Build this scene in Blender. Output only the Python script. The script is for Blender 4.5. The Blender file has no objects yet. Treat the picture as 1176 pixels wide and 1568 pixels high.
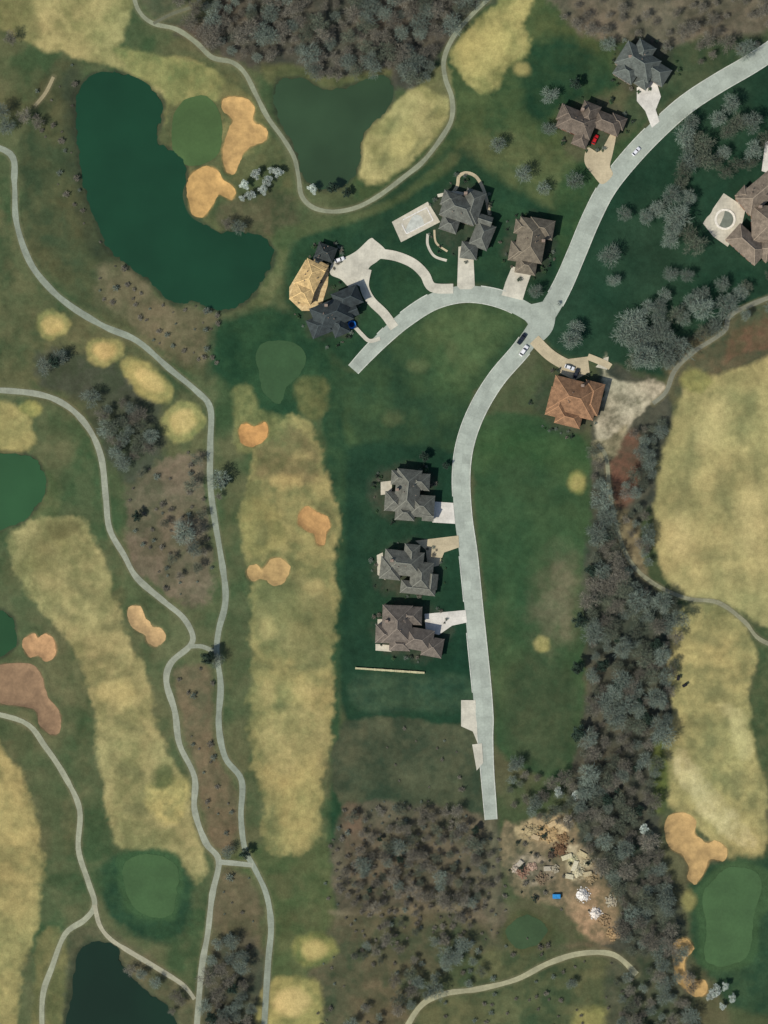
import bpy, math, random
import numpy as np
from mathutils import Vector, Matrix
from mathutils.geometry import delaunay_2d_cdt
random.seed(7); rng=np.random.default_rng(7)
S=0.3
def W(px,py): return ((px-588.0)*S,(784.0-py)*S)
KC=(0.96,0.95,0.98)
def s2l(c,k=0.95):
    r=[]; mu=sum(c[:3])/3.0
    for v,g in zip(c[:3],KC):
        v=(v*0.93+mu*0.07+1.5)/255.0
        r.append(k/0.95*g*(v/12.92 if v<=0.04045 else ((v+0.055)/1.055)**2.4))
    return tuple(r)
# ---------------------------------------------------------------- noise
TAB=np.random.default_rng(3).random((8,256,256))
def vn(x,y,seed=0):
    t=TAB[seed%8]; x=np.asarray(x,float)+seed*17.3; y=np.asarray(y,float)+seed*9.1
    xi=np.floor(x).astype(int); yi=np.floor(y).astype(int); fx=x-xi; fy=y-yi
    fx=fx*fx*(3-2*fx); fy=fy*fy*(3-2*fy)
    a=t[xi&255,yi&255]; b=t[(xi+1)&255,yi&255]; c=t[xi&255,(yi+1)&255]; d=t[(xi+1)&255,(yi+1)&255]
    return (a*(1-fx)+b*fx)*(1-fy)+(c*(1-fx)+d*fx)*fy
def fbm(x,y,sc,seed=0,o=4,g=0.5):
    s=0;a=1;t=0
    ca,sa=math.cos(0.6),math.sin(0.6)
    x=np.asarray(x,float)/sc; y=np.asarray(y,float)/sc
    for i in range(o):
        s=s+a*vn(x,y,seed+i); t+=a; a*=g
        x,y=(x*ca-y*sa)*2.03,(x*sa+y*ca)*2.03
    return s/t
def sst(a,b,x):
    t=np.clip((x-a)/(b-a),0,1); return t*t*(3-2*t)
def ext(pts):
    o=[]
    for p in pts:
        x,y=p[0],p[1]
        if x==0:x-=50
        if x==1176:x+=50
        if y==0:y-=50
        if y==1568:y+=50
        o.append((x,y)+tuple(p[2:]))
    return o
def cr(pts,closed,n=6):
    P=np.array(pts,float); N=len(P); out=[]
    segs=N if closed else N-1
    for i in range(segs):
        if closed: p0,p1,p2,p3=P[(i-1)%N],P[i],P[(i+1)%N],P[(i+2)%N]
        else: p0,p1,p2,p3=P[max(i-1,0)],P[i],P[i+1],P[min(i+2,N-1)]
        for k in range(n):
            t=k/n
            out.append(0.5*((2*p1)+(-p0+p2)*t+(2*p0-5*p1+4*p2-p3)*t*t+(-p0+3*p1-3*p2+p3)*t**3))
    if not closed: out.append(P[-1])
    return np.array(out)
def sdf(x,y,poly):
    P=np.asarray(poly)[:,:2]; Q=np.roll(P,-1,axis=0)
    d=np.full(x.shape,1e18); ins=np.zeros(x.shape,bool)
    for (ax,ay),(bx,by) in zip(P,Q):
        ex,ey=bx-ax,by-ay; L=ex*ex+ey*ey
        if L<1e-9: continue
        wx,wy=x-ax,y-ay; t=np.clip((wx*ex+wy*ey)/L,0,1)
        dx=wx-ex*t; dy=wy-ey*t; d=np.minimum(d,dx*dx+dy*dy)
        if ey!=0:
            c=((ay>y)!=(by>y))&(x<ex*(y-ay)/ey+ax); ins^=c
    d=np.sqrt(d); return np.where(ins,-d,d)
def pdist(x,y,line):
    P=np.asarray(line)[:,:2]; d=np.full(x.shape,1e18)
    for (ax,ay),(bx,by) in zip(P[:-1],P[1:]):
        ex,ey=bx-ax,by-ay; L=ex*ex+ey*ey+1e-9
        wx,wy=x-ax,y-ay; t=np.clip((wx*ex+wy*ey)/L,0,1)
        dx=wx-ex*t; dy=wy-ey*t; d=np.minimum(d,dx*dx+dy*dy)
    return np.sqrt(d)
def ell(cx,cy,rx,ry,ang=0,n=10,j=0.1):
    r=random.Random(int(cx*7+cy)); o=[]; a0=math.radians(ang)
    for i in range(n):
        t=2*math.pi*i/n; k=1+r.uniform(-j,j); u=rx*k*math.cos(t); v=ry*k*math.sin(t)
        o.append((cx+u*math.cos(a0)-v*math.sin(a0),cy+u*math.sin(a0)+v*math.cos(a0)))
    return o
# ---------------------------------------------------------------- layout (photo map coordinates, 0.3 m per unit)
POND_BIG=[(118,138),(150,113),(190,112),(225,130),(248,155),(245,185),(240,215),(262,230),(280,245),(287,275),(281,300),(290,325),(310,342),(335,355),(365,355),(400,362),(418,382),(415,405),(400,430),(385,455),(360,470),(330,473),(300,462),(265,463),(240,440),(215,420),(190,402),(165,380),(150,345),(135,310),(125,270),(120,230),(116,190)]
POND_2=[(425,125),(460,120),(500,137),(540,130),(580,116),(600,128),(595,165),(570,190),(555,215),(550,250),(535,278),(510,290),(480,285),(460,260),(455,235),(440,205),(425,175),(419,150)]
POND_L=[(0,705),(40,697),(65,722),(68,755),(48,785),(20,803),(0,815)]
POND_L2=[(0,928),(12,940),(22,965),(18,995),(0,1012)]
POND_B=[(120,1458),(150,1443),(178,1450),(190,1480),(220,1515),(258,1545),(272,1568),(115,1600),(110,1520)]
PONDS=[(POND_BIG,(26,68,52),'pond'),(POND_2,(54,78,54),'pond'),(POND_L,(50,92,64),'pond'),(POND_L2,(40,80,54),'pond'),(POND_B,(20,48,38),'pond')]
BUNK=[
([(345,150),(375,150),(390,165),(388,185),(408,195),(408,215),(385,225),(370,240),(360,265),(345,262),(340,235),(348,205),(355,185),(340,165)],(200,160,95)),
([(290,270),(310,256),(330,258),(342,275),(360,290),(355,306),(335,298),(325,315),(312,332),(295,328),(288,305),(286,285)],(202,160,92)),
([(460,783),(472,776),(484,784),(500,792),(506,806),(500,816),(496,834),(486,832),(482,818),(468,812),(456,801)],(190,145,85)),
([(378,872),(392,864),(402,870),(415,855),(434,857),(444,872),(436,890),(420,896),(404,886),(388,890),(379,884)],(188,155,95)),
([(366,657),(376,648),(390,654),(404,646),(411,656),(405,672),(388,684),(369,676)],(205,152,85)),
([(197,930),(215,928),(222,945),(234,958),(248,963),(252,978),(240,990),(226,984),(222,970),(208,965),(198,950)],(195,160,105)),
([(37,978),(52,970),(60,976),(72,970),(84,982),(84,1004),(70,1012),(60,1004),(46,1006),(37,992)],(192,148,98)),
([(0,1030),(30,1015),(62,1030),(72,1066),(94,1096),(86,1126),(62,1112),(55,1090),(30,1082),(0,1068)],(148,118,84)),
([(1018,1262),(1030,1246),(1050,1246),(1066,1256),(1064,1276),(1080,1290),(1098,1288),(1114,1302),(1106,1318),(1088,1316),(1082,1330),(1068,1352),(1054,1346),(1054,1325),(1042,1308),(1024,1296)],(190,155,95)),
([(1030,1448),(1050,1436),(1062,1452),(1050,1470),(1048,1486),(1060,1500),(1080,1502),(1082,1518),(1066,1526),(1046,1512),(1034,1495)],(198,160,95)),
]
GREENS=[
([(266,178),(285,152),(315,147),(334,167),(340,200),(334,235),(310,252),(280,250),(264,225)],(72,98,52)),
([(393,538),(412,522),(450,525),(468,545),(460,572),(440,592),(428,618),(405,602),(396,570)],(56,86,50)),
([(188,1328),(210,1310),(250,1312),(273,1332),(270,1368),(262,1400),(232,1404),(206,1390),(192,1360)],(66,96,54)),
([(1075,1372),(1095,1345),(1120,1328),(1158,1335),(1166,1360),(1155,1400),(1150,1450),(1138,1470),(1100,1480),(1079,1465),(1082,1420)],(68,98,56)),
(ell(805,1428,32,25,-10,9,0.08),(58,80,48)),
]
ROAD=[(1240,36,28),(1192,70,28),(1150,98,28),(1100,127,28),(1050,160,28),(1005,200,28),(965,242,28),(930,287,27),(905,335,27),(882,390,27),(860,440,28),(835,483,30),(800,533,27),(760,580,26),(730,630,26),(712,680,26),(706,730,26),(709,790,26),(717,850,27),(724,920,27),(731,990,28),(737,1050,28),(741,1100,27),(743,1130,22),(746,1180,19),(750,1230,18),(752,1255,17)]
BR=[(830,492,26),(800,473,26),(770,459,26),(735,451,25),(700,451,25),(660,463,25),(620,489,24),(590,515,22),(562,543,20),(541,566,18)]
PATHS=[
([(195,-60),(205,-5),(215,20),(235,36),(270,45),(300,65),(325,88),(355,95),(375,112),(392,145),(410,180),(432,210),(450,240),(457,270),(462,300),(480,318),(510,324),(545,318),(580,300),(620,270),(650,245),(680,205),(692,180),(692,150),(682,120),(680,90),(695,55),(725,20),(748,-2),(790,-50)],7,(146,150,118)),
([(235,36),(262,22),(292,12)],5,(110,112,86)),
([(0,213),(15,235),(22,280),(25,340),(45,400),(75,440),(110,470),(160,500),(210,522),(260,565),(300,598),(322,625),(322,680),(322,740),(328,790),(338,850),(345,900),(344,930),(335,965),(332,1000),(338,1050),(335,1110),(345,1160),(370,1195),(369,1250),(375,1300),(390,1330),(408,1370),(415,1420),(410,1480),(402,1568)],9,(146,154,130)),
([(0,595),(50,602),(100,620),(135,655),(155,700),(162,760),(168,810),(190,850),(210,885),(250,920),(280,945),(295,972),(290,990),(262,1015),(255,1045),(268,1090),(275,1140),(298,1190),(298,1240),(315,1290),(335,1318),(325,1370),(318,1430),(308,1490),(298,1568)],9,(156,160,134)),
([(290,990),(310,990),(332,1000)],7,(145,150,125)),
([(335,1320),(360,1322),(388,1325)],8,(160,165,140)),
([(0,1085),(35,1105),(70,1145),(100,1190),(122,1240),(120,1300),(135,1350),(145,1385),(130,1408),(100,1430),(80,1480),(65,1530),(66,1568)],8,(162,164,132)),
([(145,1385),(152,1415),(168,1437),(195,1455),(240,1482),(280,1508),(298,1530)],7,(172,168,136)),
([(82,118),(70,142),(54,162)],5,(160,148,108)),
([(1176,438),(1125,478),(1108,508),(1060,540),(1033,568),(1020,600),(1000,618)],7,(130,130,106)),
([(915,680),(928,700),(933,745),(945,810),(965,860),(1000,893),(1050,916),(1100,923),(1140,952),(1165,980),(1176,1003)],6,(146,144,110)),
([(600,1568),(640,1545),(680,1522),(730,1515),(790,1500),(840,1475),(890,1460),(940,1462),(975,1492)],8,(170,166,126)),
]
# ---------------------------------------------------------------- height
pondw=[np.array([W(*p[:2]) for p in cr(ext(P),True,5)]) for P,_,_ in PONDS]
bunkw=[np.array([W(*p[:2]) for p in cr(ext(P),True,5)]) for P,_ in BUNK]
def H(x,y):
    x=np.atleast_1d(np.asarray(x,float)); y=np.atleast_1d(np.asarray(y,float))
    z=1.6*(fbm(x,y,70,1,2)-0.5)+1.1*(fbm(x,y,17,4,2)-0.5)
    for P in pondw:
        m=(x>P[:,0].min()-22)&(x<P[:,0].max()+22)&(y>P[:,1].min()-22)&(y<P[:,1].max()+22)
        if not m.any(): continue
        sd=sdf(x[m],y[m],P); f=sst(3,20,sd); zz=z[m]*f
        zz=zz-0.36*(1-sst(0.2,2.5,sd))+np.where(sd<0,np.maximum(sd*0.3,-1.5),0)
        z[m]=zz
    for P in bunkw:
        m=(x>P[:,0].min()-3)&(x<P[:,0].max()+3)&(y>P[:,1].min()-3)&(y<P[:,1].max()+3)
        if not m.any(): continue
        sd=sdf(x[m],y[m],P); z[m]=z[m]-0.55*(1-sst(-2.2,0.2,sd))+0.25*np.exp(-((sd-1.2)/1.2)**2)
    return z
def h1(x,y): return float(H(x,y)[0])
# ---------------------------------------------------------------- ground cover zones
FA=(168,156,98); FB=(132,128,78)
L=[]
def lay(poly,a,b=None,ns=9,soft=3,warp=6,op=1.0): L.append((ext(poly),a,b or a,ns,soft,warp,op))
lay([(0,0),(620,0),(640,200),(520,330),(520,1568),(0,1568)],(60,80,48),(94,96,62),14,10,10)
lay([(75,100),(125,105),(115,250),(140,340),(190,420),(240,465),(330,480),(345,520),(320,590),(240,530),(150,480),(80,430),(40,380),(30,250),(40,180)],(82,83,52),(58,72,46),10,6,8)
lay([(95,120),(125,110),(120,200),(135,320),(180,400),(240,465),(200,450),(130,370),(105,250)],(50,62,44),(64,70,46),8,7,8,.8)
lay([(150,415),(200,410),(250,462),(330,480),(340,520),(310,560),(250,540),(190,490),(150,460)],(114,104,74),(84,84,56),7,6,10)
lay([(0,290),(30,360),(60,430),(110,480),(180,510),(300,600),(310,700),(200,740),(160,660),(110,600),(40,590),(0,590)],(94,94,60),(62,78,48),10,6,10)
lay([(60,540),(130,540),(230,600),(250,680),(230,720),(190,740),(150,670),(110,610),(60,590)],(74,78,60),(60,70,48),7,6,8)
lay([(195,745),(260,700),(310,700),(318,800),(330,880),(310,930),(260,910),(205,870),(195,800)],(118,104,80),(86,84,60),6,5,10)
lay([(270,1020),(325,1030),(328,1150),(360,1210),(360,1290),(330,1300),(305,1230),(300,1180),(280,1120),(268,1050)],(114,98,70),(88,84,58),6,5,6)
lay([(335,1335),(380,1335),(400,1390),(400,1470),(360,1500),(310,1568),(318,1440)],(106,96,68),(80,80,54),7,5,8)
lay([(320,1460),(395,1440),(400,1568),(300,1568)],(80,78,58),(62,70,52),6,6,8)
lay([(345,1310),(520,1300),(520,1568),(410,1568),(420,1440),(400,1360)],(68,83,48),(92,95,58),12,6,6)
for c in [(240,400,10,10),(120,620,30,14),(60,470,20,30),(180,900,10,30),(130,1150,12,40),(110,1280,14,30),(350,1000,8,50),(350,800,10,40),(250,1150,10,30),(440,1350,30,20),(470,1400,20,16),(20,880,20,30),(20,160,30,20),(210,560,20,10)]: lay(ell(*c),(98,94,60),(74,82,50),5,8,8,.6)
lay([(100,1430),(180,1430),(300,1530),(290,1568),(70,1568)],(98,92,64),(72,78,52),7,5,8)
lay([(60,1440),(100,1440),(90,1568),(50,1568)],(120,112,68),(92,94,56),7,4,6)
lay([(240,0),(760,0),(700,40),(680,110),(640,150),(600,130),(560,120),(500,138),(450,112),(400,110),(370,100),(330,85),(290,55),(260,40)],(88,82,66),(62,64,52),7,6,8)
lay([(200,0),(310,0),(330,20),(290,35),(240,35)],(96,94,66),(66,76,52),7,5,6)
lay([(400,100),(450,98),(500,118),(590,105),(600,120),(560,132),(500,140),(440,125),(410,130)],(98,98,60),(72,80,48),6,4,5)
lay([(240,90),(340,100),(400,180),(440,250),(455,330),(420,370),(300,345),(280,300),(240,220),(235,160)],(68,82,50),(94,94,58),8,5,5)
lay([(330,320),(400,290),(455,310),(450,360),(410,360),(350,355)],(92,88,60),(60,70,44),6,5,6)
lay([(380,470),(400,435),(425,400),(425,360),(440,370),(438,420),(420,450),(400,480)],(100,102,64),(66,82,46),6,4,5)
lay([(640,130),(700,60),(840,0),(960,0),(960,120),(880,150),(860,260),(880,330),(820,350),(700,260),(560,310),(550,250)],(78,88,50),(50,72,42),11,6,8)
lay([(700,215),(780,200),(870,240),(900,290),(880,340),(800,330),(740,270)],(86,94,56),(54,74,44),8,6,10)
lay([(810,70),(880,60),(940,130),(850,170),(840,200),(800,160)],(32,60,38),(48,70,42),7,8,8)
lay([(830,0),(1176,0),(1176,60),(1120,100),(1050,140),(1030,110),(960,60),(920,60),(870,30)],(110,102,80),(78,78,60),6,6,10)
lay([(560,320),(690,230),(760,270),(860,330),(900,330),(860,450),(810,470),(740,440),(690,440),(600,500),(540,560),(500,540),(440,480),(440,400),(470,350)],(30,58,38),(42,69,43),11,8,6)
lay([(425,350),(560,320),(620,290),(690,235),(700,250),(620,305),(560,335),(470,360),(430,380)],(66,82,48),(80,88,54),7,4,4)
lay([(1200,75),(1060,170),(960,255),(905,345),(855,470),(830,500),(860,545),(930,555),(1020,580),(1060,545),(1110,500),(1176,440),(1200,400)],(28,55,37),(38,63,43),16,5,3)
lay([(980,120),(1060,60),(1120,60),(1176,30),(1176,60),(1040,150),(990,190),(950,190)],(70,80,52),(46,66,42),7,6,6)
lay([(870,260),(960,210),(990,180),(960,240),(920,280),(890,350),(860,420),(850,330)],(44,68,40),(62,80,46),7,5,6)
lay([(1020,540),(1110,490),(1176,440),(1176,540),(1110,570),(1040,610)],(64,76,52),(90,84,58),6,6,6)
lay([(1130,505),(1176,475),(1176,520),(1130,545),(1110,555)],(106,80,58),(82,78,52),5,4,6,.8)
lay([(510,560),(545,570),(600,520),(660,475),(740,462),(800,485),(800,520),(750,575),(720,620),(700,690),(510,690)],(60,82,48),(40,66,42),14,4,4)
lay([(640,500),(700,470),(770,468),(790,490),(740,560),(700,590),(660,560)],(82,98,58),(60,82,48),9,14,8,0.9)
for c in [(640,560,14,10),(690,540,10,16),(600,640,16,10)]: lay(ell(*c),(90,98,60),None,5,6,6,.5)
lay([(505,690),(697,690),(700,760),(710,850),(722,960),(728,1080),(705,1112),(600,1112),(530,1105),(515,1000),(515,850)],(27,55,37),(35,63,41),12,5,3)
lay([(480,560),(512,560),(530,700),(525,900),(520,1100),(530,1250),(525,1400),(515,1400),(505,1250),(510,1100),(505,1000),(515,850),(500,700)],(34,63,40),(50,76,46),8,5,4)
lay([(545,1035),(640,1030),(720,1040),(725,1085),(640,1090),(550,1085)],(42,66,46),(60,80,54),5,6,5)
lay([(528,1105),(700,1112),(730,1130),(742,1240),(740,1250),(530,1240)],(80,84,58),(52,66,46),8,3,5)
lay([(530,1235),(740,1245),(760,1260),(770,1350),(760,1440),(600,1430),(520,1410)],(102,92,70),(68,70,52),6,4,6)
lay([(530,1240),(556,1240),(550,1330),(530,1330)],(118,92,70),(90,80,60),5,5,6,.6)
lay([(515,1400),(760,1420),(800,1460),(960,1440),(960,1568),(500,1568)],(96,88,62),(64,73,49),8,6,8)
lay([(700,1470),(860,1455),(930,1470),(940,1568),(640,1568)],(90,92,58),(58,73,46),8,6,8)
lay([(880,1550),(945,1545),(945,1600),(890,1600)],(140,136,78),(120,120,66),7,5,6)
lay([(940,1440),(1040,1400),(1060,1520),(1080,1568),(940,1568)],(80,80,58),(56,66,46),6,6,8)
lay([(735,640),(830,640),(905,690),(908,800),(900,900),(895,1050),(890,1150),(870,1195),(820,1185),(765,1150),(756,1080),(745,950),(735,850),(724,740)],(46,72,43),(62,84,50),14,4,4)
lay([(735,655),(900,680),(890,740),(800,700),(740,720)],(52,80,44),(66,88,50),9,12,6,0.8)
lay(ell(855,925,45,75,10),(106,100,72),(74,85,54),7,20,12,0.9)
lay(ell(770,1000,20,90,0),(76,88,54),(54,75,44),7,12,8,0.7)
lay([(800,1000),(880,1030),(885,1130),(850,1190),(790,1160),(775,1080)],(68,78,50),(48,67,42),7,12,8,0.8)
lay(ell(830,986,12,12),(160,148,90),(140,134,76),4,3,2)
lay(ell(884,738,14,16),(150,144,82),(120,126,66),4,4,3)
lay([(915,560),(1010,590),(1030,640),(1010,700),(1000,780),(1005,840),(1040,915),(1050,990),(1030,1100),(1010,1180),(1012,1300),(1030,1350),(1040,1440),(950,1460),(900,1400),(880,1250),(870,1200),(890,1120),(900,1000),(890,900),(905,800),(905,690)],(80,80,62),(56,62,50),6,5,8)
lay([(930,680),(975,660),(980,720),(965,770),(940,780),(930,730)],(114,80,60),(84,70,52),4,5,5,.9)
lay([(935,790),(960,780),(1000,860),(1040,905),(1010,905),(960,860)],(130,120,84),(90,84,60),4,4,5)
lay([(1000,780),(1010,860),(1050,915),(1030,920),(990,880),(980,800)],(66,78,48),(50,66,40),5,4,4)
lay([(925,545),(935,580),(1000,585),(1018,600),(975,640),(935,685),(912,665),(918,600)],(184,174,140),(116,112,86),3,3,6)
lay([(905,680),(930,670),(960,650),(940,700),(915,710)],(150,140,104),(90,88,62),3,3,5)
F=FA
lay([(0,0),(190,0),(195,45),(185,72),(250,88),(300,95),(335,118),(338,150),(300,152),(255,150),(215,128),(175,100),(110,85),(60,72),(25,55),(0,18)],F,(126,124,74),9,4,6)
lay([(0,0),(30,0),(60,40),(50,70),(20,50),(0,30)],(80,92,52),None,6,6,6,.6)
lay([(175,70),(260,88),(330,105),(345,150),(300,158),(255,160),(250,190),(250,140),(210,120)],(138,136,80),(102,112,64),6,4,6)
lay([(340,130),(395,150),(415,200),(405,230),(370,245),(365,270),(338,265),(335,160)],(112,110,66),(80,90,54),5,4,5)
lay([(555,205),(590,168),(640,130),(682,100),(690,150),(686,185),(650,232),(610,262),(580,282),(552,272),(552,240)],F,(132,128,76),8,4,6)
lay([(640,120),(680,100),(690,150),(660,140)],(112,106,68),(96,96,58),6,4,6)
lay(ell(615,218,28,18,-45),(182,168,102),(164,152,92),6,5,3,0.7)
for c in [(600,190,20,4,-50),(640,225,24,4,-45),(660,175,18,4,-50),(590,240,6,20,20)]: lay(ell(*c),(100,102,62),None,5,4,4,.6)
lay([(692,80),(715,45),(750,15),(800,0),(840,0),(800,35),(812,60),(800,90),(772,108),(765,130),(735,138),(702,110)],(166,152,90),(122,120,68),7,4,7)
lay([(715,60),(760,38),(785,60),(760,100),(725,118),(705,95)],(190,172,102),(168,154,90),6,5,3,0.8)
lay(ell(800,105,12,10),(150,136,80),None,5,4,3)
for c in [(80,497,26,24),(160,537,27,22),(280,645,32,31)]:
    lay(ell(*c),(148,140,82),(116,118,68),4,3,5); lay(ell(c[0],c[1],c[2]*.62,c[3]*.62),(184,160,98),(168,148,86),4,4,3)
lay([(185,552),(215,548),(245,572),(265,600),(255,618),(228,612),(200,590)],(158,146,84),(122,122,70),5,3,5)
lay(ell(228,582,26,13,40),(182,160,96),None,4,4,2)
lay([(340,490),(420,470),(480,505),(505,560),(480,610),(450,640),(420,640),(370,605),(325,570),(325,520)],(33,62,39),(46,74,45),8,7,5)
lay([(358,595),(385,590),(400,625),(430,640),(450,635),(455,660),(420,670),(395,690),(365,690),(358,650)],(124,122,72),(88,96,56),6,4,5)
lay([(450,590),(490,575),(505,600),(490,640),(470,640)],(96,100,58),(66,80,46),6,4,5)
lay([(385,700),(410,668),(445,640),(470,645),(490,690),(505,740),(520,790),(514,850),(518,930),(510,1000),(510,1080),(500,1160),(490,1220),(492,1280),(460,1305),(430,1308),(405,1290),(400,1230),(385,1160),(380,1100),(385,1020),(380,960),(384,900),(372,840),(368,780),(378,740)],(152,142,86),(106,110,66),8,4,9)
lay([(395,690),(425,665),(460,655),(490,700),(485,740),(430,740),(390,730)],(116,106,68),(88,92,56),5,6,10,0.8)
lay(ell(440,738,26,10),(172,154,94),None,4,6,5,0.8)
lay([(370,780),(400,760),(440,820),(400,850),(372,840)],(148,140,82),(108,112,64),6,5,6,0.7)
lay([(400,910),(450,880),(500,900),(510,960),(490,1020),(440,1010),(390,960)],(128,124,78),(102,106,64),7,8,10,0.7)
for c in [(400,1018,18,5,20),(470,1020,24,5,-10),(440,1085,28,5,5),(495,800,14,30,0),(430,900,20,6,-10),(450,1140,24,6,10),(400,820,10,20,10),(470,950,8,14,0),(420,1250,8,20,0),(440,1280,4,8,0),(480,1170,5,10,0)]: lay(ell(*c),(92,98,60),None,6,5,6,.65)
for c in [(460,700,14,8,0),(470,1060,20,10,0),(410,960,12,16,0),(480,900,14,10,10),(410,1060,12,20,0)]: lay(ell(*c),(170,154,96),None,6,6,6,.6)
lay([(395,1120),(470,1080),(500,1110),(490,1180),(430,1190)],(170,156,98),(132,128,78),7,8,8,0.75)
lay([(430,1200),(485,1160),(485,1270),(460,1300),(430,1290)],(174,156,94),(140,132,78),7,8,8,0.75)
lay([(15,830),(50,795),(85,790),(130,800),(160,850),(172,900),(190,960),(215,1010),(232,1060),(245,1120),(270,1170),(290,1200),(290,1250),(312,1300),(310,1340),(285,1350),(240,1305),(190,1300),(165,1260),(160,1200),(150,1150),(140,1070),(120,1010),(80,950),(35,900)],(160,148,94),(120,118,72),8,4,8)
lay([(30,860),(70,810),(110,830),(100,870),(60,880)],(118,116,68),(100,102,62),7,7,6,0.6)
lay([(70,800),(115,800),(120,815),(80,822)],(100,96,58),None,7,5,5,0.7)
for c in [(150,1010,40,4,-8),(165,1040,40,4,-8),(120,900,26,7,30),(195,1110,30,6,20),(200,1180,24,10,10),(170,960,16,8,0),(210,1240,20,12,0),(100,940,20,8,40)]: lay(ell(*c),(106,106,66),None,6,5,6,.65)
lay(ell(180,1060,28,20,10),(180,164,102),(156,144,90),6,8,6,.8)
lay([(230,1200),(290,1190),(270,1260),(225,1240)],(176,160,94),(116,116,68),5,5,6,0.8)
lay([(235,1180),(262,1175),(262,1200),(240,1210)],(70,84,48),None,5,5,6,0.8)
lay([(0,612),(35,625),(50,655),(42,690),(0,705)],(166,150,90),(136,128,76),7,4,5)
lay(ell(48,626,17,12),(150,142,78),(120,120,66),4,3,3)
lay([(55,715),(90,735),(85,790),(40,790),(60,765)],(92,98,60),(66,82,48),6,4,5)
lay([(0,1130),(25,1175),(48,1222),(58,1270),(66,1330),(58,1400),(50,1450),(30,1500),(20,1568),(0,1568)],(162,148,90),(124,120,72),8,4,8)
lay([(150,1330),(180,1310),(230,1300),(285,1330),(295,1380),(280,1430),(240,1440),(190,1425),(165,1390)],(37,64,42),(52,78,48),6,6,6)
lay([(180,1310),(215,1302),(262,1304),(280,1330),(276,1375),(268,1408),(230,1412),(198,1398),(182,1362)],(58,84,50),None,7,4,4)
lay([(400,1520),(430,1495),(480,1500),(495,1530),(485,1568),(395,1568)],(158,146,84),(122,120,68),6,4,5)
lay(ell(446,1535,26,22),(192,168,104),None,6,6,3)
lay(ell(482,1455,32,28),(128,124,68),(92,102,56),5,4,5); lay(ell(482,1455,18,16),(172,152,90),None,5,5,2)
lay([(1040,605),(1060,592),(1110,570),(1176,530),(1230,520),(1230,960),(1165,955),(1130,935),(1090,920),(1045,912),(1015,880),(1002,830),(1003,750),(1018,690)],(168,156,98),(134,130,80),10,4,6)
for c in [(1060,700,14,50,10),(1110,760,12,40,-10),(1080,850,40,7,10),(1140,640,12,40,10),(1045,760,12,30,0),(1110,620,10,20,30),(1160,720,6,40,0),(1120,880,24,6,0)]: lay(ell(*c),(116,116,72),None,6,9,8,.7)
for c in [(1090,650,20,40,20),(1150,800,24,50,0),(1040,820,20,30,0)]: lay(ell(*c),(184,168,108),None,6,12,8,.7)
lay(ell(1068,583,24,18),(134,132,74),(100,106,60),6,4,5)
lay([(1040,940),(1060,922),(1110,930),(1150,962),(1160,1000),(1145,1050),(1158,1100),(1170,1180),(1174,1250),(1168,1310),(1130,1335),(1105,1300),(1060,1262),(1018,1225),(1014,1160),(1030,1080),(1024,1000)],(166,153,94),(120,118,72),8,4,8)
for c in [(1080,980,30,8,20),(1100,1060,22,8,0),(1060,1110,24,7,-20),(1130,1200,10,24,0),(1085,1150,10,24,20)]: lay(ell(*c),(110,110,68),None,6,6,6,.7)
lay([(1040,1150),(1080,1190),(1120,1240),(1150,1270),(1150,1300),(1100,1270),(1050,1220),(1030,1180)],(196,182,126),(162,150,96),5,5,8,0.8)
lay([(1100,1080),(1135,1090),(1150,1150),(1130,1160),(1120,1120)],(188,174,114),None,5,5,8,0.7)
lay([(1150,960),(1176,1000),(1200,1250),(1176,1280),(1165,1180),(1148,1080),(1160,1010)],(60,76,46),(84,90,56),6,4,5)
lay([(1000,1140),(1018,1140),(1020,1230),(1000,1240)],(90,100,48),(66,78,44),6,4,4)
lay([(1060,1340),(1110,1318),(1176,1320),(1200,1500),(1176,1560),(1120,1540),(1090,1500),(1060,1460),(1055,1400)],(37,64,42),(52,76,48),7,6,6)
lay([(1064,1372),(1090,1335),(1120,1320),(1164,1326),(1176,1360),(1166,1400),(1160,1455),(1142,1480),(1098,1490),(1070,1472),(1070,1420)],(58,84,50),None,8,4,4)
lay(ell(1055,1380,10,18),(130,124,72),None,8,4,3)
lay([(765,1268),(800,1255),(860,1245),(890,1290),(925,1340),(945,1375),(948,1435),(900,1430),(862,1390),(800,1375),(775,1340)],(132,114,82),(80,78,56),3,4,9)
lay([(790,1262),(850,1250),(870,1275),(840,1290),(800,1285)],(192,166,118),(128,110,78),3,3,6)
lay([(875,1372),(926,1362),(942,1435),(892,1425)],(164,136,98),(104,94,66),3,5,7)
lay([(868,1300),(895,1295),(912,1330),(890,1350),(870,1340)],(192,176,134),(116,104,76),2.5,3,6)
lay([(790,1315),(830,1310),(850,1345),(820,1355),(795,1345)],(168,146,118),(90,82,62),2,4,8,.8)
lay([(744,1260),(758,1260),(762,1420),(748,1420)],(112,104,78),(80,80,58),4,3,3,0.8)
lay([(516,1392),(640,1388),(720,1385),(722,1393),(640,1400),(520,1402)],(130,118,88),(92,86,62),4,3,3,0.8)
lay(ell(805,1428,40,33,-10),(78,80,50),(64,74,44),4,4,4)
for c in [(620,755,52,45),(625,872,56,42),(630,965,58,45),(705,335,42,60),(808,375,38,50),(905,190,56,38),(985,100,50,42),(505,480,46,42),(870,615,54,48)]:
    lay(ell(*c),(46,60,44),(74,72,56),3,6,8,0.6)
for P,c in BUNK:
    lay(P,tuple(int(v*.9) for v in c),tuple(int(v*.72) for v in c),3,2.2,2,1.0)
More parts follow.
